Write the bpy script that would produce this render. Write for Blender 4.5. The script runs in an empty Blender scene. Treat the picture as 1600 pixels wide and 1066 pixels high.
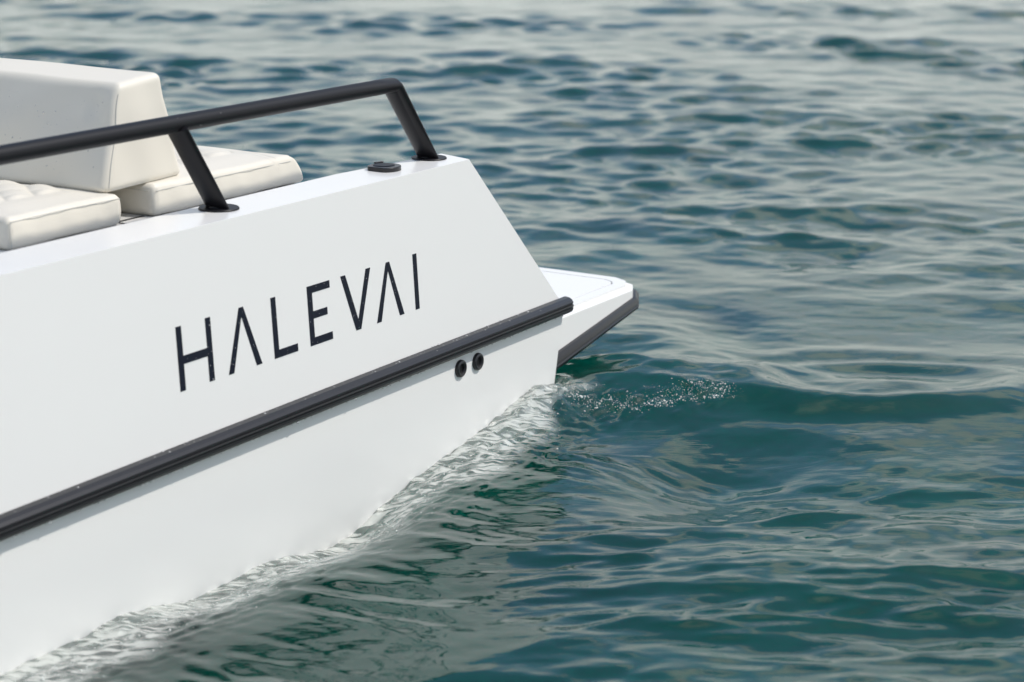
import bpy, bmesh, math, random
import numpy as np
from mathutils import Vector, Matrix
R = math.radians
sc = bpy.context.scene

# ------------------------------------------------------------------ camera
cam_d = bpy.data.cameras.new("camera")
cam = bpy.data.objects.new("camera", cam_d)
sc.collection.objects.link(cam)
cam.location = (0, 0, 1.75)
cam.rotation_euler = (R(90 - 14.127), 0, 0)
cam_d.sensor_width = 36.0
cam_d.lens = 70.0
cam_d.clip_start = 0.05
cam_d.clip_end = 6000
cam_d.dof.use_dof = True
cam_d.dof.focus_distance = 5.75
cam_d.dof.aperture_fstop = 2.7
cam_d.dof.aperture_blades = 9
sc.camera = cam

# ------------------------------------------------------------------ sky, sun, exposure
SUN_EL, SUN_AZ = R(52), R(89)            # azimuth clockwise from +Y: the sun stands to the right
w = bpy.data.worlds.new("World"); sc.world = w; w.use_nodes = True
nt = w.node_tree; nt.nodes.clear()
def wn(t, **k):
    n = nt.nodes.new(t)
    for a, b in k.items(): setattr(n, a, b)
    return n
sky = wn('ShaderNodeTexSky', sky_type='NISHITA', sun_disc=False, sun_elevation=SUN_EL, sun_rotation=SUN_AZ,
         altitude=300, air_density=1.0, dust_density=1.2, ozone_density=1.8)
tc = wn('ShaderNodeTexCoord')
sep = wn('ShaderNodeSeparateXYZ')
nt.links.new(tc.outputs['Generated'], sep.inputs[0])
def wm(op, a, b=None, c=None):
    n = wn('ShaderNodeMath', operation=op)
    for i, v in enumerate((a, b, c)):
        if v is None: continue
        if isinstance(v, (int, float)): n.inputs[i].default_value = v
        else: nt.links.new(v, n.inputs[i])
    return n.outputs[0]
zc = wm('ADD', wm('MAXIMUM', sep.outputs[2], 0.0), 0.16)
cx = wm('DIVIDE', sep.outputs[0], zc); cy = wm('DIVIDE', sep.outputs[1], zc)
comb = wn('ShaderNodeCombineXYZ'); nt.links.new(cx, comb.inputs[0]); nt.links.new(cy, comb.inputs[1])
cl = wn('ShaderNodeTexNoise', noise_dimensions='3D')
cl.inputs['Scale'].default_value = 1.15; cl.inputs['Detail'].default_value = 7; cl.inputs['Roughness'].default_value = .55
cl.inputs['Distortion'].default_value = .35
mp = wn('ShaderNodeMapping'); mp.inputs['Location'].default_value = (3.7, 1.3, 0)
nt.links.new(comb.outputs[0], mp.inputs[0]); nt.links.new(mp.outputs[0], cl.inputs['Vector'])
mr = wn('ShaderNodeMapRange', interpolation_type='SMOOTHSTEP')
mr.inputs['From Min'].default_value = .49; mr.inputs['From Max'].default_value = .63
nt.links.new(cl.outputs['Fac'], mr.inputs[0])
hz = wn('ShaderNodeMapRange', interpolation_type='SMOOTHSTEP')       # haze bank near the horizon
hz.inputs['From Min'].default_value = .44; hz.inputs['From Max'].default_value = .16
nt.links.new(sep.outputs[2], hz.inputs[0])
cov = wm('MAXIMUM', mr.outputs[0], wm('MULTIPLY', hz.outputs[0], .92))
cn2 = wn('ShaderNodeTexNoise'); cn2.inputs['Scale'].default_value = 2.6; cn2.inputs['Detail'].default_value = 5
nt.links.new(mp.outputs[0], cn2.inputs['Vector'])
ccol = wn('ShaderNodeMix', data_type='RGBA')
ccol.inputs['A'].default_value = (3.4, 3.55, 3.5, 1); ccol.inputs['B'].default_value = (7.6, 7.9, 7.6, 1)
nt.links.new(cn2.outputs['Fac'], ccol.inputs['Factor'])
mixc = wn('ShaderNodeMix', data_type='RGBA')
nt.links.new(cov, mixc.inputs['Factor'])
skm = wn('ShaderNodeVectorMath', operation='MULTIPLY'); skm.inputs[1].default_value = (1.15, 1.15, 1.15)
nt.links.new(sky.outputs[0], skm.inputs[0]); nt.links.new(skm.outputs[0], mixc.inputs['A']); nt.links.new(ccol.outputs['Result'], mixc.inputs['B'])
bg = wn('ShaderNodeBackground'); bg.inputs['Strength'].default_value = .14
nt.links.new(mixc.outputs['Result'], bg.inputs['Color'])
wo = wn('ShaderNodeOutputWorld'); nt.links.new(bg.outputs[0], wo.inputs[0])

sd = bpy.data.lights.new("sun", 'SUN'); sd.energy = 2.9; sd.angle = R(2); sd.color = (1, .95, .87)
so = bpy.data.objects.new("sun", sd); sc.collection.objects.link(so)
dirv = Vector((math.sin(SUN_AZ) * math.cos(SUN_EL), math.cos(SUN_AZ) * math.cos(SUN_EL), math.sin(SUN_EL)))
so.rotation_euler = dirv.to_track_quat('Z', 'Y').to_euler()
so.location = dirv * 50

sc.view_settings.view_transform = 'Standard'
sc.view_settings.look = 'None'
sc.view_settings.exposure = 0.17
sc.view_settings.gamma = 1.0
sc.view_settings.use_curve_mapping = False

# ------------------------------------------------------------------ helpers
random.seed(5); rng = np.random.default_rng(11)
def mat(name, col, rough=.5, coat=0, spec=.5, bump=None, var=0, var_scale=4, metallic=0, coat_rough=.05):
    m = bpy.data.materials.new(name); m.use_nodes = True
    n = m.node_tree.nodes; l = m.node_tree.links; p = n['Principled BSDF']
    p.inputs['Base Color'].default_value = (*col, 1); p.inputs['Roughness'].default_value = rough
    p.inputs['Coat Weight'].default_value = coat; p.inputs['Coat Roughness'].default_value = coat_rough
    p.inputs['Specular IOR Level'].default_value = spec; p.inputs['Metallic'].default_value = metallic
    t = n.new('ShaderNodeTexCoord')
    if var:
        x = n.new('ShaderNodeTexNoise'); x.inputs['Scale'].default_value = var_scale; x.inputs['Detail'].default_value = 6
        l.new(t.outputs['Object'], x.inputs['Vector'])
        mx = n.new('ShaderNodeMix'); mx.data_type = 'RGBA'
        mx.inputs['A'].default_value = (*[c * (1 - var) for c in col], 1); mx.inputs['B'].default_value = (*[min(1, c * (1 + var)) for c in col], 1)
        l.new(x.outputs['Fac'], mx.inputs['Factor']); l.new(mx.outputs['Result'], p.inputs['Base Color'])
    if bump:
        sc_, st, di = bump
        b = n.new('ShaderNodeTexNoise'); b.inputs['Scale'].default_value = sc_; b.inputs['Detail'].default_value = 5
        l.new(t.outputs['Object'], b.inputs['Vector'])
        bp = n.new('ShaderNodeBump'); bp.inputs['Strength'].default_value = st; bp.inputs['Distance'].default_value = di
        l.new(b.outputs['Fac'], bp.inputs['Height']); l.new(bp.outputs[0], p.inputs['Normal'])
    return m
def link(name, me, m=None, parent=None, smooth=False):
    o = bpy.data.objects.new(name, me); sc.collection.objects.link(o)
    if m: me.materials.append(m)
    if parent: o.parent = parent
    if smooth:
        me.polygons.foreach_set('use_smooth', [True] * len(me.polygons))
    return o
def pydata(name, v, f, m=None, parent=None, smooth=False):
    me = bpy.data.meshes.new(name); me.from_pydata([tuple(x) for x in v], [], f)
    bm = bmesh.new(); bm.from_mesh(me); bmesh.ops.recalc_face_normals(bm, faces=bm.faces); bm.to_mesh(me); bm.free()
    return link(name, me, m, parent, smooth)
def bevel(o, wd, seg=3, ang=30):
    b = o.modifiers.new('bevel', 'BEVEL'); b.width = wd; b.segments = seg; b.limit_method = 'ANGLE'; b.angle_limit = R(ang)
    b.harden_normals = True
    o.data.polygons.foreach_set('use_smooth', [True] * len(o.data.polygons))
    return o
def prism(name, poly, axis, a, b, m, parent, bv=0, seg=3):
    """poly in the two remaining axes, extruded along axis ('s','n','z') from a to b"""
    def P(u, v, t): return {'s': (t, u, v), 'n': (u, t, v), 'z': (u, v, t)}[axis]
    k = len(poly)
    v = [P(u, q, a) for u, q in poly] + [P(u, q, b) for u, q in poly]
    f = [list(range(k)), list(range(k, 2 * k))] + [[i, (i + 1) % k, k + (i + 1) % k, k + i] for i in range(k)]
    o = pydata(name, v, f, m, parent)
    if bv: bevel(o, bv, seg)
    return o
def lathe(name, prof, origin, ax, m, parent, n=40):
    """prof: list of (radius, height along ax)"""
    ax = Vector(ax).normalized(); t = ax.orthogonal().normalized(); u = ax.cross(t)
    v = []; f = []
    for r, h in prof:
        for i in range(n):
            a = 2 * math.pi * i / n
            v.append(Vector(origin) + ax * h + (t * math.cos(a) + u * math.sin(a)) * r)
    for j in range(len(prof) - 1):
        for i in range(n):
            f.append([j * n + i, j * n + (i + 1) % n, (j + 1) * n + (i + 1) % n, (j + 1) * n + i])
    f.append(list(range(n))[::-1]); f.append([(len(prof) - 1) * n + i for i in range(n)])
    o = pydata(name, v, f, m, parent, True)
    e = o.modifiers.new('edges', 'EDGE_SPLIT'); e.split_angle = R(35)
    return o
def tube(name, pts, r, m, parent, n=28):
    """mitred tube through pts; r is a radius, or one (half width across, half thickness) per point"""
    rs = [(r, r)] * len(pts) if isinstance(r, (int, float)) else r
    pts = [Vector(p) for p in pts]; v = []; f = []
    d0 = (pts[1] - pts[0]).normalized()
    t = Vector((0, 1, 0)) if abs(d0.y) < .9 else Vector((0, 0, 1))
    for i, p in enumerate(pts):
        a = (pts[i] - pts[i - 1]).normalized() if i else (pts[1] - pts[0]).normalized()
        b = (pts[i + 1] - pts[i]).normalized() if i < len(pts) - 1 else a
        nrm = (a + b).normalized()
        tt = (t - a * t.dot(a)).normalized(); uu = a.cross(tt)
        for k in range(n):
            an = 2 * math.pi * k / n
            q = p + tt * math.cos(an) * rs[i][0] + uu * math.sin(an) * rs[i][1]
            q = q + a * ((p - q).dot(nrm) / a.dot(nrm))     # slide along the tube to the mitre plane
            v.append(q)
    for j in range(len(pts) - 1):
        for k in range(n):
            f.append([j * n + k, j * n + (k + 1) % n, (j + 1) * n + (k + 1) % n, (j + 1) * n + k])
    f.append(list(range(n))[::-1]); f.append([(len(pts) - 1) * n + k for k in range(n)])
    o = pydata(name, v, f, m, parent, True)
    e = o.modifiers.new('edges', 'EDGE_SPLIT'); e.split_angle = R(40)
    return o
def tag(o, label=None, cat=None, group=None, kind=None):
    if label: o['label'] = label
    if cat: o['category'] = cat
    if group: o['group'] = group
    if kind: o['kind'] = kind
    return o

M_gel = mat('white gelcoat', (.785, .780, .762), .26, coat=.12, var=.012, var_scale=2.5, bump=(1.3, .06, .02))
M_black = mat('black powder coat', (.008, .008, .010), .45, spec=.25, bump=(900, .12, .0006))
M_rubber = mat('black rubber', (.018, .018, .020), .32, spec=.4, bump=(500, .15, .0008), var=.2, var_scale=30)
M_bore = mat('dark bore', (.004, .004, .004), .5)
M_vinyl = mat('cream vinyl', (.70, .66, .575), .48, var=.02, var_scale=6, bump=(350, .10, .0008))
M_seam = mat('vinyl seam', (.52, .51, .47), .7)
M_letter = mat('black vinyl lettering', (.008, .010, .020), .22, spec=.25)
M_bottom = mat('dark hull bottom', (.010, .014, .016), .8)  # near-black puts the hull's underwater shadow into the colour
M_dark = mat('flat black', (.02, .02, .02), .7)

# ------------------------------------------------------------------ water and what lies under it
O = np.array([0.1393, 6.2290]); TH = math.atan2(0.8545, 0.5194)
S = np.array([math.cos(TH), math.sin(TH)]); N = np.array([-S[1], S[0]])

def graded(core0, core1, d, grow, lim0, lim1, far_step, lo_grow, dmax=400):
    c = list(np.arange(core0, core1, d)); x = c[-1]; st = d
    while x < lim1: st = min(st * (grow if st < far_step else 1.12), dmax); x += st; c.append(x)
    x = c[0]; st = d; lo = []
    while x > lim0: st = min(st * (lo_grow if st < far_step else 1.12), dmax); x -= st; lo.append(x)
    return np.array(lo[::-1] + c)
XS = graded(-1.55, 1.65, .0075, 1.018, -3000, 3000, .25, 1.018)
YS = graded(3.6, 6.4, .0072, 1.0078, -1500, 4000, .25, 1.06)
X, Y = np.meshgrid(XS, YS)
X = X.astype(np.float32); Y = Y.astype(np.float32)
SP = np.maximum(np.gradient(XS)[None, :] * np.ones_like(X) * .75, np.gradient(YS)[:, None] * np.ones_like(X)).astype(np.float32)
def smooth(a, b, x):
    t = np.clip((x - a) / (b - a), 0, 1); return t * t * (3 - 2 * t)
sx = (X - O[0]) * S[0] + (Y - O[1]) * S[1]
nx = (X - O[0]) * N[0] + (Y - O[1]) * N[1]
# distance to the boat's near side (for s<0) or to its stern corner
dist = np.where(sx < 0, np.maximum(-nx, 0), np.hypot(sx, np.maximum(-nx, 0)))
lee = np.exp(-(np.maximum(-nx, 0) / 1.0) ** 4) * smooth(.35, -.35, sx) * (nx < .3)
# how rough the chop is: patches of gust, and calmer water beside the boat
Z = np.zeros_like(X); DX = np.zeros_like(X); DY = np.zeros_like(X)
gust = np.zeros_like(X)
for k in range(7):
    a = rng.uniform(0, 6.28); lam = rng.uniform(1.5, 6); ph = rng.uniform(0, 6.28)
    gust += np.sin(2 * np.pi / lam * (X * math.cos(a) * .6 + Y * math.sin(a)) + ph)
gust = np.clip(1 + .27 * gust, .5, 1.8)
# wake field in which the chop is damped: the long smooth face beside the stern
wake = np.exp(-((X - 1.0) / 1.1) ** 2 - ((Y - 5.62) / .42) ** 2)
NC = 190
far = smooth(6.5, 12, Y)
fore = smooth(5.5, 5.0, Y) * smooth(-.25, .25, X)
calm = smooth(5.6, 5.0, Y)
silk = np.exp(-((X - 2.1) / 1.5) ** 2 - ((Y - 7.6) / 2.0) ** 2)
for k in range(NC):
    u = (k + rng.uniform(0, 1)) / NC
    lam = .05 * (2.2 / .05) ** u
    spread = .60 if lam < .6 else .40
    a = math.pi / 2 + .10 + rng.normal(0, spread)          # travel direction, crests roughly across the view
    if rng.uniform() < .3: a += math.pi
    kx, ky = math.cos(a) * 2 * np.pi / lam, math.sin(a) * 2 * np.pi / lam
    ph = rng.uniform(0, 6.28)
    steep = .0180 * (.75 if lam < .12 else 1.0 if lam < .32 else 1.05 if lam < .7 else .75 if lam < 1 else .5)
    amp = steep * lam / (2 * np.pi) * 1.0
    ok = lam / SP > 2.2                                     # only where the grid is fine enough for this wave
    rws = np.nonzero(ok.any(1))[0]; cls = np.nonzero(ok.any(0))[0]
    if not len(rws): continue
    w_ = np.s_[rws[0]:rws[-1] + 1, cls[0]:cls[-1] + 1]
    x_, y_ = X[w_], Y[w_]
    fade = smooth(2.2, 4.0, lam / SP[w_])
    if lam < .5: fade = fade * (1 - .74 * lee[w_]) * (1 - .72 * silk[w_]) * (1 - .5 * wake[w_])
    else: fade = fade * (1 - .72 * lee[w_]) * (1 - .25 * wake[w_]) * (1 - .4 * silk[w_])
    if lam > .14: fade = fade * (1 - .2 * fore[w_])
    fade = fade * gust[w_] * (1 + (.55 if lam < .45 else .0) * far[w_]) * amp
    warp = (.25 * np.sin(x_ * 1.7 + y_ * .9 + k) + .2 * np.sin(y_ * 2.3 - x_ * 1.1 + 2 * k)) * min(1, .5 / lam)
    arg = kx * x_ + ky * y_ + ph + warp
    Z[w_] += fade * np.cos(arg)
    s_ = np.sin(arg) * fade * .75
    DX[w_] -= s_ * math.cos(a); DY[w_] -= s_ * math.sin(a)
# fine long-crested ripples in the foreground
fw = np.s_[0:int(np.searchsorted(YS, 5.7)), int(np.searchsorted(XS, -1.6)):int(np.searchsorted(XS, 2.6))]
xf, yf = X[fw], Y[fw]
ff = fore[fw] * (1 - .5 * wake[fw]) * (1 + .5 * np.sin(xf * 2.1 + yf * 5.7) + .4 * np.sin(xf * 3.4 - yf * 9.1 + 1))
for k in range(70):
    lam = .045 * (.42 / .045) ** ((k + rng.uniform(0, 1)) / 70)
    a = math.pi / 2 + rng.choice([.18, -.10]) + rng.normal(0, .20); ph = rng.uniform(0, 6.28)
    arg = 2 * np.pi / lam * (xf * math.cos(a) + yf * math.sin(a)) + ph + .9 * np.sin(xf * 3.1 + k) + .6 * np.sin(yf * 4.3 + xf * 1.9 + 2 * k)
    am = .023 * lam / (2 * np.pi) * ff * smooth(2.2, 4, lam / SP[fw])
    Z[fw] += am * np.cos(arg); DY[fw] -= .75 * am * np.sin(arg)
for k in range(26):
    lam = rng.uniform(.05, .16); a = math.pi / 2 - .55 + rng.normal(0, .30); ph = rng.uniform(0, 6.28)
    arg = 2 * np.pi / lam * (xf * math.cos(a) + yf * math.sin(a)) + ph + 1.1 * np.sin(xf * 5.1 + k) + .8 * np.sin(yf * 6.3 - xf * 2.9 + 2 * k)
    Z[fw] += .020 * lam / (2 * np.pi) * lee[fw] * (1 - fore[fw]) * (1 + .6 * np.sin(xf * 5 + yf * 9)) * np.cos(arg)
# water level along the hull side: heaped at the stern corner, with two smaller bumps further forward
ts = np.array([-6, -4.2, -3.9, -3.5, -3.2, -2.9, -2.7, -2.454, -2.334, -2.209, -2.077, -1.964, -1.799, -1.673, -1.541, -1.432, -1.292, -1.189, -1.082,
               -.955, -.79, -.618, -.4, -.248, -.15, -.07, 0, .10, .35, .8])
tz = np.array([-.05, -.05, -.03, -.08, -.04, -.09, -.075, -.062, -.06, -.065, -.05, -.067, -.108, -.107, -.104, -.110, -.145, -.160, -.150,
               -.100, -.059, -.027, .008, .043, .060, .042, .010, .0, .0, .0])
def prof(q): return np.interp(q, ts, tz)
def profs(q):
    return sum(prof(q + o) for o in (-.03, 0, .03)) / 3
side = np.exp(-(dist / .16) ** 2) * (sx < .3)
Z *= 1 - .8 * side; DX *= 1 - .85 * side; DY *= 1 - .85 * side
near = np.exp(-(dist / .17) ** 2)
tr = np.exp(-(dist / 1.1) ** 4) * smooth(.3, -.3, sx)
skew = profs(sx + .45 * dist)
Z = Z + near * (skew + .035) - .035 * tr
# the crest thrown off the stern corner, running across the view, and the long face below it
cl_x = np.array([-3, -.2, .14, .41, .64, .80, 1.02, 1.4, 1.9, 2.6, 4])
cl_y = np.array([6.3, 6.22, 6.16, 6.10, 6.19, 6.12, 5.98, 5.97, 6.10, 6.25, 6.5])
cl_h = np.array([0, .0, .03, .095, .098, .070, .048, .050, .045, .02, 0])
gx = np.arange(-6, 6, .01); kern = np.exp(-(np.arange(-40, 41) * .01 / .11) ** 2); kern /= kern.sum()
sm = lambda q: np.convolve(np.pad(np.interp(gx, cl_x, q), 40, 'edge'), kern, 'valid')
YCS = sm(cl_y)
yc = np.interp(X, gx, YCS); hc = np.interp(X, gx, sm(cl_h))
dyc = Y - yc
ridge = np.where(dyc < 0, np.exp(-np.abs(dyc / .20) ** 1.5), np.exp(-np.abs(dyc / .5) ** 1.5))
free = smooth(-.05, .1, -nx + np.maximum(sx, 0) * 3)
Z += hc * ridge * free
off = smooth(.15, .6, X)
Z -= hc * .75 * np.exp(-((dyc + .75) / .30) ** 2) * free * off
Z -= hc * .6 * np.exp(-((dyc - .95) / .4) ** 2) * free * smooth(.5, .9, X)
# second swirl: the ring that folds back from the crest
rx, ry = 1.22, 6.32
rr = np.hypot((X - rx) / 1.5, (Y - ry))
Z += .016 * np.cos(2 * np.pi * (rr - .30) / .30) * np.exp(-((rr - .30) / .22) ** 2) * smooth(.45, .8, X)
# turbulence where the water runs up the hull
turb = np.zeros_like(X)
c0, c1 = np.searchsorted(XS, (-2.2, 1.2)); r0, r1 = np.searchsorted(YS, (3.5, 6.7)); tw = np.s_[r0:r1, c0:c1]
sxt, nxt, spt = sx[tw], nx[tw], SP[tw]
for k in range(70):
    lam = .015 * (.09 / .015) ** rng.uniform(0, 1); a = rng.uniform(0, 6.28); ph = rng.uniform(0, 6.28)
    arg = 2 * np.pi / lam * (sxt * math.cos(a) * .8 + nxt * math.sin(a)) + ph + 1.2 * np.sin(sxt * 9 + k) + 1.0 * np.sin(nxt * 17 + 2 * k)
    turb[tw] += np.sin(arg) * lam * smooth(1.8, 3.2, lam / spt)
strip = np.exp(-(dist / .26) ** 4) * smooth(.12, -.1, sx) * (.55 + .45 * smooth(-.14, .05, skew))
Z += turb * strip * .0115
spark = np.exp(-((Y - yc + .06) / .07) ** 2) * smooth(.1, .2, X) * smooth(.72, .6, X) * free
Z += turb * spark * .012

# pale colour standing in for the lit hull seen through the water
edge = .235 + .045 * np.sin(sx * 7.3) + .03 * np.sin(sx * 17 + 1) - .07 * smooth(-.35, -.05, sx)
edge = np.maximum(edge, .05)
HULL_LT = (1 - smooth(edge * .55, edge * .95, dist)) * smooth(.05, -.05, sx) * (nx < .3)
def water_mesh():
    ny, nx_ = X.shape
    co = np.stack([X + DX, Y + DY, Z], -1).reshape(-1, 3).astype(np.float32)
    idx = np.arange(ny * nx_).reshape(ny, nx_)
    q = np.stack([idx[:-1, :-1], idx[:-1, 1:], idx[1:, 1:], idx[1:, :-1]], -1).reshape(-1, 4).astype(np.int32)
    me = bpy.data.meshes.new('water')
    me.vertices.add(len(co)); me.vertices.foreach_set('co', co.ravel())
    me.loops.add(q.size); me.loops.foreach_set('vertex_index', q.ravel())
    me.polygons.add(len(q)); me.polygons.foreach_set('loop_start', np.arange(0, q.size, 4, dtype=np.int32))
    me.polygons.foreach_set('use_smooth', np.ones(len(q), dtype=bool))
    me.update(calc_edges=True)
    at = me.attributes.new('hull_light', 'FLOAT', 'POINT'); at.data.foreach_set('value', HULL_LT.reshape(-1).astype(np.float32))
    return me
mw = bpy.data.materials.new('lake water'); mw.use_nodes = True
n = mw.node_tree.nodes; l = mw.node_tree.links; p = n['Principled BSDF']
p.inputs['Base Color'].default_value = (1, 1, 1, 1); p.inputs['Roughness'].default_value = .015
p.inputs['IOR'].default_value = 1.53; p.inputs['Transmission Weight'].default_value = 1.0
tcn = n.new('ShaderNodeTexCoord')
mpn = n.new('ShaderNodeMapping'); mpn.inputs['Scale'].default_value = (.30, 1, 1); mpn.inputs['Rotation'].default_value = (0, 0, R(-8))
l.new(tcn.outputs['Object'], mpn.inputs[0])
def tn(scale, detail, dist_):
    q = n.new('ShaderNodeTexNoise'); q.inputs['Scale'].default_value = scale; q.inputs['Detail'].default_value = detail; q.inputs['Distortion'].default_value = dist_
    l.new(mpn.outputs[0], q.inputs['Vector']); return q
n1 = tn(9, 5, .7); n2 = tn(34, 3, .9)
bp = n.new('ShaderNodeBump'); bp.inputs['Strength'].default_value = .30; bp.inputs['Distance'].default_value = .009
l.new(n1.outputs['Fac'], bp.inputs['Height'])
bp2 = n.new('ShaderNodeBump'); bp2.inputs['Strength'].default_value = .22; bp2.inputs['Distance'].default_value = .0025
l.new(n2.outputs['Fac'], bp2.inputs['Height']); l.new(bp.outputs[0], bp2.inputs['Normal']); l.new(bp2.outputs[0], p.inputs['Normal'])
hull_lt = n.new('ShaderNodeAttribute'); hull_lt.attribute_name = 'hull_light'
n3 = tn(24, 8, 2.4)
fr = n.new('ShaderNodeMapRange'); fr.interpolation_type = 'SMOOTHSTEP'
fr.inputs['From Min'].default_value = .40; fr.inputs['From Max'].default_value = .60; fr.inputs['To Min'].default_value = .16; fr.inputs['To Max'].default_value = .95
l.new(n3.outputs['Fac'], fr.inputs[0])
fm = n.new('ShaderNodeMath'); fm.operation = 'MULTIPLY'; l.new(hull_lt.outputs['Fac'], fm.inputs[0]); l.new(fr.outputs[0], fm.inputs[1])
fk = n.new('ShaderNodeMath'); fk.operation = 'MULTIPLY'; l.new(fm.outputs[0], fk.inputs[0]); fk.inputs[1].default_value = .86
foam = n.new('ShaderNodeBsdfPrincipled'); foam.inputs['Base Color'].default_value = (.60, .62, .58, 1); foam.inputs['Roughness'].default_value = .12; foam.inputs['IOR'].default_value = 1.33  # pale shader carrying the brightness of the hull behind the water
bp3 = n.new('ShaderNodeBump'); bp3.inputs['Strength'].default_value = .8; bp3.inputs['Distance'].default_value = .004
l.new(n2.outputs['Fac'], bp3.inputs['Height']); l.new(bp.outputs[0], bp3.inputs['Normal']); l.new(bp3.outputs[0], foam.inputs['Normal'])
ms = n.new('ShaderNodeMixShader'); l.new(fk.outputs[0], ms.inputs[0]); l.new(p.outputs[0], ms.inputs[1]); l.new(foam.outputs[0], ms.inputs[2])
l.new(ms.outputs[0], n['Material Output'].inputs['Surface'])
va = n.new('ShaderNodeVolumeAbsorption'); va.inputs['Color'].default_value = (.12, .82, .74, 1); va.inputs['Density'].default_value = .75
l.new(va.outputs[0], n['Material Output'].inputs['Volume'])
water = link('water', water_mesh(), mw)
tag(water, 'choppy teal lake water with pale cloud reflections and a small wake', None, None, 'structure')

M_body = mat('lake depth', (.006, .150, .132), 1.0, spec=0, var=.4, var_scale=1.6)
body_plane = pydata('body_colour_plane', [(-3000, -1500, -1.2), (3000, -1500, -1.2), (3000, 4000, -1.2), (-3000, 4000, -1.2)], [[0, 1, 2, 3]], M_body)  # added plane; its green stands in for light from deep water
tag(body_plane, 'added green plane that gives the water its body colour', None, None, 'structure')

# ------------------------------------------------------------------ boat (local axes: x along the side to the stern, y inboard, z up)
boat = bpy.data.objects.new('boat', None); sc.collection.objects.link(boat)
boat.location = (O[0], O[1], 0); boat.rotation_euler = (0, 0, TH)
tag(boat, 'white open motorboat with black rub rail and handrail, lettered HALEVAI on its side', 'boat')
NCEN = .93
def taper(s): 
    t = max(0, (-3.4 - s) / 3.0); return .9 * t ** 1.8
def tilt(z): return .005 + .05 * (z - .3)
DECK, WELL = .790, .262
def ring(s, deck, ends=None):
    t = taper(s)
    e = ends or [s] * 7
    def c(n): return min(NCEN, n + t)
    half = [(e[0], NCEN, -.58), (e[1], c(.05), CH), (e[2], c(.0), -.02), (e[3], c(tilt(.285)), .285), (e[4], c(.031), .833),
            (e[5], c(.195), .836), (e[6], c(.199), deck)]
    mir = [(a, 2 * NCEN - b, z) for a, b, z in half[1:]][::-1]
    return half + [(e[6], NCEN, deck)] + mir
CH = -.25
rings = [ring(s, DECK) for s in (-6.3, -5.6, -4.9, -4.2, -3.4, -2.4, -1.6, -.9)] + [ring(-.899, WELL)]
rings.append(ring(0, WELL, [-.16, -.125, -.018, .062, -.462, -.43, .06]))
a_ = rings[-1]; a_[5] = (a_[5][0], .150, a_[5][2]); a_[-5] = (a_[-5][0], 2 * NCEN - .150, a_[-5][2])
k = len(rings[0]); v = [p_ for r_ in rings for p_ in r_]; f = []; mi = []
for j in range(len(rings) - 1):
    for i in range(k):
        f.append([j * k + i, j * k + (i + 1) % k, (j + 1) * k + (i + 1) % k, (j + 1) * k + i])
        mi.append(1 if i in (0, k - 1) else 0)
f.append(list(range(k))[::-1]); mi.append(0)
# stern cap in three pieces: near wing, far wing, transom
b0 = (len(rings) - 1) * k
f.append([b0 + i for i in (3, 4, 5, 6)]); f.append([b0 + i for i in (k - 6, k - 5, k - 4, k - 3)])
f.append([b0 + i for i in (0, 1, 2, 3, 6, 7, k - 6, k - 3, k - 2, k - 1)]); mi += [0, 0, 0]
hull = pydata('hull', v, f, M_gel, boat)
hull.data.materials.append(M_bottom)
hull.data.polygons.foreach_set('material_index', mi)
bevel(hull, .010, 4, 25)

# rub rail
def railprof():
    return [(.006, .3175), (-.010, .3150), (-.020, .3090), (-.0255, .3020), (-.0255, .2970), (-.0225, .2952), (-.0225, .2935), (-.0268, .2925), (-.0276, .2898), (-.0268, .2870),
            (-.0228, .2860), (-.0228, .2842), (-.0260, .2825), (-.0260, .2770), (-.022, .2700), (-.014, .2655), (.006, .2640)]
pr = railprof(); v = []; f = []
st = [-6.2, -5.6, -4.9, -4.2, -3.4, -2.4, -1.2, .060, .069, .074, .076]; shr = [1, 1, 1, 1, 1, 1, 1, 1, .95, .82, .6]
for s, q in zip(st, shr):
    for a, z in pr: v.append((s, (a * q if a < 0 else a) + taper(s) - .003, .2945 + (z - .2945) * (.5 + .5 * q)))
kk = len(pr)
v = [(a_, b_, c_ + .0034 * min(0, a_ + .6)) for a_, b_, c_ in v]          # the rail dips a little towards the bow
for j in range(len(st) - 1):
    for i in range(kk): f.append([j * kk + i, j * kk + (i + 1) % kk, (j + 1) * kk + (i + 1) % kk, (j + 1) * kk + i])
f.append(list(range(kk))); f.append([(len(st) - 1) * kk + i for i in range(kk)])
rub = pydata('rub_rail', v, f, M_rubber, boat, True)
e = rub.modifiers.new('edges', 'EDGE_SPLIT'); e.split_angle = R(16)

# through-hull outlets
for s in (-.563, -.467):
    o = lathe('outlet', [(.027, -.001), (.027, .004), (.0255, .008), (.021, .0105), (.0165, .009), (.0145, .006), (.0140, .0005)], (s, 0.0025, .2185), (0, -1, 0), M_rubber, boat)
    lathe('bore_shade', [(.0138, -.0005), (.0136, .0012)], (s, 0.0025, .2185), (0, -1, 0), M_bore, o, 24)  # black disc standing in for the dark inside the hole

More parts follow.
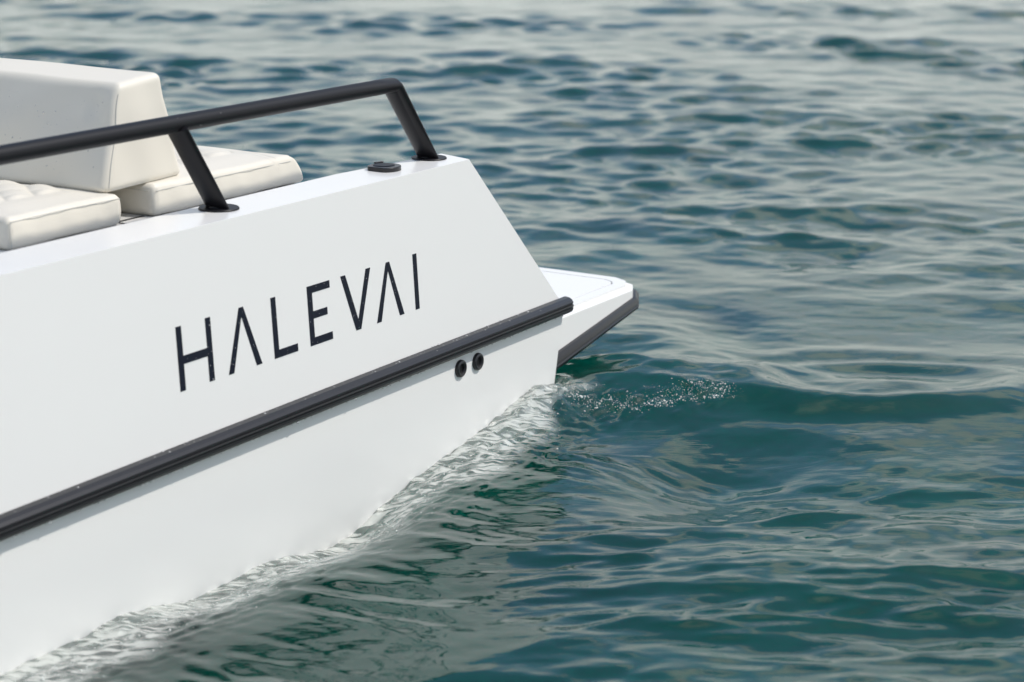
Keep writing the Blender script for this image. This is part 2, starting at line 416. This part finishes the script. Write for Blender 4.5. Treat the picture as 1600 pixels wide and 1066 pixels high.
# hull name
W = .021
LET = {
 'H': [[(-1.8085, 0), (-1.7885, 0), (-1.7885, .0655), (-1.698, .0655), (-1.698, 0), (-1.678, 0), (-1.679, .1615), (-1.699, .1615), (-1.698, .0865), (-1.7885, .0865), (-1.789, .1615), (-1.809, .1615)]],
 'A': [[(-1.623, 0), (-1.602, 0), (-1.5585, .138), (-1.510, 0), (-1.488, 0), (-1.5495, .1615), (-1.567, .1615)]],
 'L': [[(-1.4355, 0), (-1.336, 0), (-1.336, .0205), (-1.4155, .0205), (-1.4175, .1615), (-1.4375, .1615)]],
 'E': [[(-1.281, 0), (-1.181, 0), (-1.181, .0205), (-1.2605, .0205), (-1.261, .0715), (-1.1985, .0715), (-1.1985, .0915), (-1.261, .0915), (-1.2615, .1415), (-1.182, .1415), (-1.182, .1615), (-1.283, .1615)]],
 'V': [[(-1.073, 0), (-1.050, 0), (-.992, .1615), (-1.014, .1615), (-1.0605, .028), (-1.110, .1615), (-1.132, .1615)]],
 'A2': [[(-.974, 0), (-.952, 0), (-.9085, .138), (-.861, 0), (-.839, 0), (-.900, .1615), (-.917, .1615)]],
 'I': [[(-.781, 0), (-.761, 0), (-.764, .1615), (-.784, .1615)]]}
for key, polys in LET.items():
    for poly in polys:
        kq = len(poly); v = []
        for off in (-.0012, .002):
            for s, z in poly: v.append((s, tilt(z + .4415) + off, z + .4415))
        f = [list(range(kq)), list(range(kq, 2 * kq))] + [[i, (i + 1) % kq, kq + (i + 1) % kq, kq + i] for i in range(kq)]
        o = pydata('letter', v, f, M_letter, boat)
        bm = bmesh.new(); bm.from_mesh(o.data); bmesh.ops.triangulate(bm, faces=[q for q in bm.faces if len(q.verts) > 4], ngon_method='EAR_CLIP'); bm.to_mesh(o.data); bm.free()
        o['label'] = 'black letter %s on the white hull side' % key[0]

# handrail
RN, RZ, GZ = .133, 1.071, .8345
rail = tube('handrail', [(-6.0, RN, RZ), (-.93, RN, RZ), (-.79, RN, RZ), (-.716, RN, RZ + .001), (-.706, RN, RZ - .004), (-.526, RN, GZ + .004)],
            [(.0222, .0222), (.0222, .0222), (.027, .0220), (.035, .0205), (.036, .0185), (.036, .0140)], M_black, boat, 36)
for j in range(4):
    a = -1.645 - 1.1 * j
    tube('post', [(a, RN, RZ - .010), (a + .148, RN, GZ + .004)], [(.036, .0140)] * 2, M_black, rail, 36)
for s in (-1.493, -.522, -2.593, -3.693, -4.793):
    lathe('flange', [(.0525, 0), (.0525, .003), (.051, .005), (.026, .0056), (.0245, .009), (.0232, .0095)], (s, RN, GZ), (0, -.018, 1), M_black, rail, 56)

# filler cap on the gunwale
pts = []
for i in range(40):
    a = 2 * math.pi * i / 40; x_, y_ = .051 * math.cos(a), .047 * math.sin(a)
    pts.append((max(x_, -.040 + .0 * y_) if y_ < .03 else x_, y_))
cx_, cy_ = -.764, .126
cap = prism('filler_cap', [(cx_ + a, cy_ + b) for a, b in pts], 'z', .832, .8475, M_rubber, boat, .0025)
lathe('lid', [(.032, -.002), (.0315, .0012), (.028, .0022), (.012, .0010)], (cx_ + .004, cy_ + .004, .8475), (0, 0, 1), M_black, cap, 36)
prism('hinge', [(cx_ + .012, cy_ + .036), (cx_ + .040, cy_ + .030), (cx_ + .042, cy_ + .040), (cx_ + .014, cy_ + .046)], 'z', .846, .852, M_rubber, cap, .001)

# deck panel under the cushions
dk = prism('deck_panel', [(-4, .203), (-.905, .203), (-.905, 1.60), (-4, 1.60)], 'z', DECK - .002, .7975, M_gel, boat, .003)
for (a, b, c, d) in ((-1.640, .236, -1.545, .240), (-1.64, .36, -1.52, .37), (-1.632, .28, -1.622, .36), (-1.60, .262, -1.592, .33), (-1.572, .262, -1.566, .33)):
    prism('dark_strip', [(a, b), (c, b), (c, d), (a, d)], 'z', .797, .7988, M_dark, dk)  # dark strips; the long rear one is the sunpad's shadow as colour

# stern platform
PT = .250
A = [(-.2, .052), (.590, .052), (.648, .083), (.683, .144), (.690, .40), (.690, 1.46), (.683, 1.716), (.648, 1.777), (.590, 1.808), (-.2, 1.808)]
B = [(-.2, .034), (.596, .034), (.666, .070), (.708, .146), (.716, .40), (.716, 1.46), (.708, 1.714), (.666, 1.790), (.596, 1.826), (-.2, 1.826)]
KA = len(A)
def zb(s): return .055 + (s + .05) * .155
v = [(s, q, PT - .010) for s, q in A] + [(s, q, PT - .016) for s, q in B] + [(s, q, zb(s)) for s, q in B]
f = [list(range(KA)), [2 * KA + i for i in range(KA)]]
for j in (0, KA):
    for i in range(KA): f.append([j + i, j + (i + 1) % KA, j + KA + (i + 1) % KA, j + KA + i])
plat = pydata('stern_platform', v, f, M_gel, boat); plat.data.materials.append(M_dark); plat.data.polygons[1].material_index = 1; bevel(plat, .004, 3, 12)  # underside coloured black to put shade into its reflection
def inset(poly, d):
    """shrink a convex polygon by d"""
    P = [Vector((a, b)) for a, b in poly]; out = []
    for i in range(len(P)):
        a, b, c = P[i - 1], P[i], P[(i + 1) % len(P)]
        n1 = (b - a).normalized(); n2 = (c - b).normalized()
        m1 = Vector((-n1.y, n1.x)); m2 = Vector((-n2.y, n2.x))
        t_ = m1 + m2; out.append(b + t_ * (d / (1 + m1.dot(m2))))
    return [(q.x, q.y) for q in out]
i1 = inset(A, .006); i2 = inset(A, .052); i3 = inset(A, .058)
v = [(s, q, PT - .012) for s, q in i1] + [(s, q, PT) for s, q in i1] + [(s, q, PT) for s, q in i2] + [(s, q, PT - .012) for s, q in i2]
f = []
for j in range(3):
    for i in range(KA): f.append([j * KA + i, j * KA + (i + 1) % KA, j * KA + KA + (i + 1) % KA, j * KA + KA + i])
pydata('border', v, f, M_gel, plat)
prism('tread_panel', i3, 'z', PT - .012, PT, M_gel, plat, .001)
# tapered rubber along the lower edge of the platform, round its corner
st = [(-.03, .034), (.10, .034), (.596, .034), (.666, .070), (.708, .146), (.716, .40), (.716, .93)]
v = []; f = []
for i, (s, q) in enumerate(st):
    u = min(s, .70)
    zt, z0 = .117 + u * .150, .060 + u * .170
    ox, oy = [(0, -1), (0, -1), (.24, -.97), (.70, -.71), (.96, -.27), (1, 0), (1, 0)][i]
    m_ = (zt + z0) / 2; h = (zt - z0) / 2
    for off, zz in ((-.01, zt), (.010, zt - .001), (.0205, m_ + h * .45), (.0225, m_), (.019, m_ - .12 * h), (.0225, m_ - .3 * h), (.020, m_ - h * .7), (.010, z0), (-.01, z0)):
        v.append((s + ox * off, q + oy * off, zz))
kq = 9
for j in range(len(st) - 1):
    for i in range(kq): f.append([j * kq + i, j * kq + (i + 1) % kq, (j + 1) * kq + (i + 1) % kq, (j + 1) * kq + i])
f.append(list(range(kq))); f.append([(len(st) - 1) * kq + i for i in range(kq)])
pe = pydata('platform_rail', v, f, M_rubber, plat, True)
e = pe.modifiers.new('edges', 'EDGE_SPLIT'); e.split_angle = R(40)

# ------------------------------------------------------------------ cushions
def soft_box(name, fn, nu, nv, nw, m, lab, cat, group=None):
    """closed grid surface: fn(u,v,w in 0..1) maps the unit box onto the cushion"""
    bm = bmesh.new(); vd = {}
    def V(a, b, c):
        if (a, b, c) not in vd: vd[(a, b, c)] = bm.verts.new(fn(a / nu, b / nv, c / nw))
        return vd[(a, b, c)]
    for a in range(nu):
        for b in range(nv):
            for c in (0, nw): bm.faces.new([V(a, b, c), V(a + 1, b, c), V(a + 1, b + 1, c), V(a, b + 1, c)])
    for a in range(nu):
        for c in range(nw):
            for b in (0, nv): bm.faces.new([V(a, b, c), V(a + 1, b, c), V(a + 1, b, c + 1), V(a, b, c + 1)])
    for b in range(nv):
        for c in range(nw):
            for a in (0, nu): bm.faces.new([V(a, b, c), V(a, b + 1, c), V(a, b + 1, c + 1), V(a, b, c + 1)])
    bmesh.ops.recalc_face_normals(bm, faces=bm.faces)
    me = bpy.data.meshes.new(name); bm.to_mesh(me); bm.free()
    o = link(name, me, m, None, True)
    o.location = boat.location; o.rotation_euler = boat.rotation_euler
    tag(o, lab, cat, group)
    return o
def rbox(p, c, h, r):
    """pull a point of a box surface onto a rounded box"""
    q = [max(-h[i] + r, min(h[i] - r, p[i] - c[i])) for i in range(3)]
    d = Vector([p[i] - c[i] - q[i] for i in range(3)])
    if d.length > 1e-9: d = d.normalized() * r
    return Vector([c[i] + q[i] + d[i] for i in range(3)])
def cosgrid(t, k):          # crowd samples to the two ends so that the rounded edges are smooth
    return .5 - .5 * math.copysign(abs(math.cos(math.pi * t)) ** k, math.cos(math.pi * t))
def piping(name, pts, parent, r=.0022):
    return tube(name, pts, r, M_seam, parent, 8)

def seat_fn(s0, s1, n0, n1, z0, z1, tuft=None, slope_end=0, wob=0):
    c = ((s0 + s1) / 2, (n0 + n1) / 2, (z0 + z1) / 2); h = ((s1 - s0) / 2, (n1 - n0) / 2, (z1 - z0) / 2)
    def fn(u, v_, w_):
        u2, v2, w2 = u, v_, w_
        p = [s0 + (s1 - s0) * u2, n0 + (n1 - n0) * v2, z0 + (z1 - z0) * w2]
        q = rbox(p, c, h, .015)
        top = smoothf(.75, 1, w_)
        if top > 0:
            e_ = min(u, 1 - u) * (s1 - s0); g_ = min(v_, 1 - v_) * (n1 - n0)
            q.z += .010 * top * smoothf(0, .1, e_) * smoothf(0, .1, g_)
            if tuft:
                t0, t1, pitch = tuft
                m_ = smoothf(n0 + .115, n0 + .135, q.y) * smoothf(t0, t0 + .02, q.x) * smoothf(t1, t1 - .02, q.x)
                u_, k_ = (q.y - n0 - .125) / (2 * pitch), (q.x - t0) / (1.5 * pitch)
                a_ = (abs(math.sin(math.pi * (u_ + k_))) * abs(math.sin(math.pi * (u_ - k_)))) ** .45
                q.z += top * m_ * (-.004 + .012 * a_)
        if slope_end:
            k_ = smoothf(s1 - .13, s1 - .10, p[0]) ; q.x -= slope_end * k_ * w_ ** 1.3
        # soft sides, slightly bulged
        if 0 < w_ < 1: 
            bul = .004 * math.sin(math.pi * w_)
            if v_ == 0: q.y -= bul
            if u == 0: q.x -= bul
            if u == 1: q.x += bul
        q.y += .0012 * math.sin(q.x * 31 + q.z * 20) + .0008 * math.sin(q.x * 77 + 1)
        q.z += .0012 * math.sin(q.x * 23 + q.y * 17)
        return q
    return fn
def smoothf(a, b, x):
    t = max(0, min(1, (x - a) / (b - a))); return t * t * (3 - 2 * t)

seat = soft_box('seat_cushion', seat_fn(-2.040, -1.647, .325, 1.50, .7985, .880, (-2.02, -1.70, .066)), 110, 190, 14, M_vinyl,
                'cream quilted seat cushion in front of the backrest, nearest the left edge', 'cushion')
piping('seam', [(-2.034, .3225, .800), (-2.036, .3222, .868), (-1.85, .3205, .8705), (-1.652, .3225, .868)], seat, .0010)
piping('seam', [(-2.0435, .34, .868), (-2.0435, 1.45, .868)], seat, .0010)

sun_ = soft_box('sunpad_cushion', seat_fn(-1.520, -.872, .325, 1.50, .7985, .884, (-1.38, -1.02, .075), .055), 130, 150, 14, M_vinyl,
                'cream sunpad cushion behind the backrest with a sloped end by the stern', 'cushion')
piping('seam', [(-1.515, .3222, .867), (-1.27, .3205, .869), (-.945, .3222, .868)], sun_, .0010)
piping('seam', [(-1.5235, .34, .867), (-1.5235, 1.45, .867)], sun_, .0010)

bp_ = [(-1.678, .878), (-1.592, 1.150), (-1.430, 1.164), (-1.366, .884)]       # profile: front bottom, front top, rear top, rear bottom
def back_fn(u, v_, w_):
    fb, ft, rt, rb = [Vector((a, 0, b)) for a, b in bp_]
    n0, n1 = .352, 1.55
    # rounded unit box first
    p = [u, v_ * 5, w_ * 1.3]
    q = rbox(p, (.5, 2.5, .65), (.5, 2.5, .65), .085)
    uu, vv, ww = q.x, q.y / 5, q.z / 1.3
    bot = fb.lerp(rb, uu); top = ft.lerp(rt, uu)
    P = bot.lerp(top, ww)
    P.y = n0 + (n1 - n0) * vv + .012 * ww
    d = P.y - n0
    P.z += .008 * ww * smoothf(0, .5, d)
    puff = math.sin(math.pi * max(0, min(1, ww))) * smoothf(0, .25, d)
    if uu < .5: P.x -= .012 * puff * (1 - 2 * uu)
    P.x += .0022 * math.sin(P.z * 41 + P.y * 9) * smoothf(.15, 0, d) + .002 * math.sin(P.y * 23 + P.z * 31) * (1 - uu)
    P.x += .006 * math.exp(-((d - .075) / .03) ** 2 - ((ww - .78) / .13) ** 2) * (1 - uu)       # dent near the corner
    P.y += .0015 * math.sin(P.x * 40 + P.z * 15)
    return P
back = soft_box('backrest_cushion', back_fn, 40, 150, 46, M_vinyl, 'tall cream wedge shaped backrest cushion between the seat and the sunpad, its front in shade', 'cushion')
piping('seam', [back_fn(.055, 0, w_ / 20) + Vector((-.001, -.0004, 0)) for w_ in range(1, 19)], back, .0011)
piping('seam', [back_fn(u / 16, 0, .02) + Vector((0, .001, -.001)) for u in range(1, 16)], back, .0011)

# ------------------------------------------------------------------ drops of water on the boat, and bubbles on the crest
M_drop = bpy.data.materials.new('water drop'); M_drop.use_nodes = True
pd = M_drop.node_tree.nodes['Principled BSDF']; pd.inputs['Roughness'].default_value = .04; pd.inputs['Base Color'].default_value = (.95, .95, .95, 1)
pd.inputs['Transmission Weight'].default_value = .6; pd.inputs['IOR'].default_value = 1.33
M_bub = bpy.data.materials.new('foam bubble'); M_bub.use_nodes = True
pb = M_bub.node_tree.nodes['Principled BSDF']; pb.inputs['Roughness'].default_value = .08; pb.inputs['Base Color'].default_value = (.80, .86, .82, 1)
pb.inputs['Transmission Weight'].default_value = .15; pb.inputs['IOR'].default_value = 1.33
def inside(x, y):
    for polys in LET.values():
        for P in polys:
            c = False
            for i in range(len(P)):
                (x1, y1), (x2, y2) = P[i - 1], P[i]
                if (y1 > y) != (y2 > y) and x < (x2 - x1) * (y - y1) / (y2 - y1) + x1: c = not c
            if c: return True
    return False
def blobs(name, items, m, sub=1):
    """items: (centre, radius, normal, flatten)"""
    bm0 = bmesh.new(); bmesh.ops.create_icosphere(bm0, subdivisions=sub, radius=1)
    bv = np.array([q.co[:] for q in bm0.verts]); bf = [[q.index for q in fc.verts] for fc in bm0.faces]; bm0.free()
    V_ = []; F_ = []
    for c, r, nr, fl in items:
        nr = Vector(nr).normalized(); M3 = np.array(nr.to_track_quat('Z', 'Y').to_matrix())
        b_ = len(V_)
        q = (bv * np.array([r, r, r * fl])) @ M3.T + np.array(c)
        V_ += [tuple(z) for z in q]; F_ += [[b_ + i for i in fc] for fc in bf]
    me = bpy.data.meshes.new(name); me.from_pydata(V_, [], F_)
    o = link(name, me, m, None, True); return o
items = []
def rr_(a, b): return random.uniform(a, b)
def dr(): return min(.0042, .0009 + random.expovariate(1 / .0008))
for i in range(420):                                       # rub rail: sloped top
    s = rr_(-2.6, .04); t = random.random()
    a0, z0 = (-.010, .3150); a1, z1 = (-.020, .3090)
    if t < .5: c = (s, .001 + .006 + (a0 - .006) * 2 * t, .3175 + (z0 - .3175) * 2 * t)
    else: c = (s, .001 + a0 + (a1 - a0) * (2 * t - 1), z0 + (z1 - z0) * (2 * t - 1))
    c = (c[0], c[1], c[2] + .0034 * min(0, s + .6)); items.append((c, dr(), (0, -.4, .9), .6))
for i in range(260):                                       # hanging under the rail
    s = rr_(-2.6, .02); items.append(((s, rr_(-.022, -.012), .2655 + .0034 * min(0, s + .6)), dr() * 1.2, (0, 0, -1), .9))
for i in range(260):                                      # on the lettering
    s = rr_(-1.82, -.74); z = rr_(.4415, .603)
    items.append(((s, tilt(z) - .0014, z), .0004 + .45 * dr(), (0, -1, .1), .55) if inside(s, z - .4415) else None)
for i in range(120):                                       # backrest front
    u = back_fn(0, rr_(.03, .5), rr_(.15, .85)); items.append((tuple(u), dr() * .8, (-1, 0, .3), .5))
for i in range(10):                                       # handrail
    s = rr_(-2.3, -.7); a = rr_(-.6, 1.9)
    items.append(((s, RN - .0222 * math.cos(a), RZ + .0222 * math.sin(a)), dr() * .7, (0, -math.cos(a), math.sin(a)), .6))
dro = blobs('water_drops', [q for q in items if q], M_drop)
dro.location = boat.location; dro.rotation_euler = boat.rotation_euler
tag(dro, 'small clear water drops sitting on the rub rail, hull side, handrail and cushions', 'water drops', None, 'stuff')

# points on the finished, displaced water grid
def pat(x, y):
    i = int(np.clip(np.searchsorted(XS, x), 1, len(XS) - 1)); j = int(np.clip(np.searchsorted(YS, y), 1, len(YS) - 1))
    return (float(x + DX[j, i]), float(y + DY[j, i]), float(Z[j, i] + (Z[j, i] - Z[j - 1, i]) * (y - YS[j]) / (YS[j] - YS[j - 1])))
items = []
centres = [(rr_(.15, .68), random.gauss(0, .022)) for i in range(110)]
for i in range(1500):
    cxx, cyy = random.choice(centres)
    x = cxx + random.gauss(0, .022); y = float(np.interp(x, gx, YCS)) - .055 + cyy + random.gauss(0, .010)
    if (x - O[0]) * N[0] + (y - O[1]) * N[1] > -.02: continue
    items.append((pat(x, y), min(.0042, .0004 + random.expovariate(1 / .00065)), (0, 0, 1), .8))
for i in range(1300):                                      # white flecks added as glints in the water that runs up the hull
    s_ = rr_(-2.6, -.02); d_ = abs(random.gauss(0, .08)) + .035
    x, y = O + S * s_ - N * d_
    if random.random() > .35 + .65 * math.sin(s_ * 9 + 3 * math.sin(s_ * 4)) ** 2: continue
    items.append((pat(x, y), min(.0035, .0006 + random.expovariate(1 / .0006)), (0, 0, 1), .7))
fo = blobs('foam_bubbles', items, M_bub, 1)
tag(fo, 'glinting white bubbles along the crest thrown off the stern corner', 'foam', None, 'stuff')
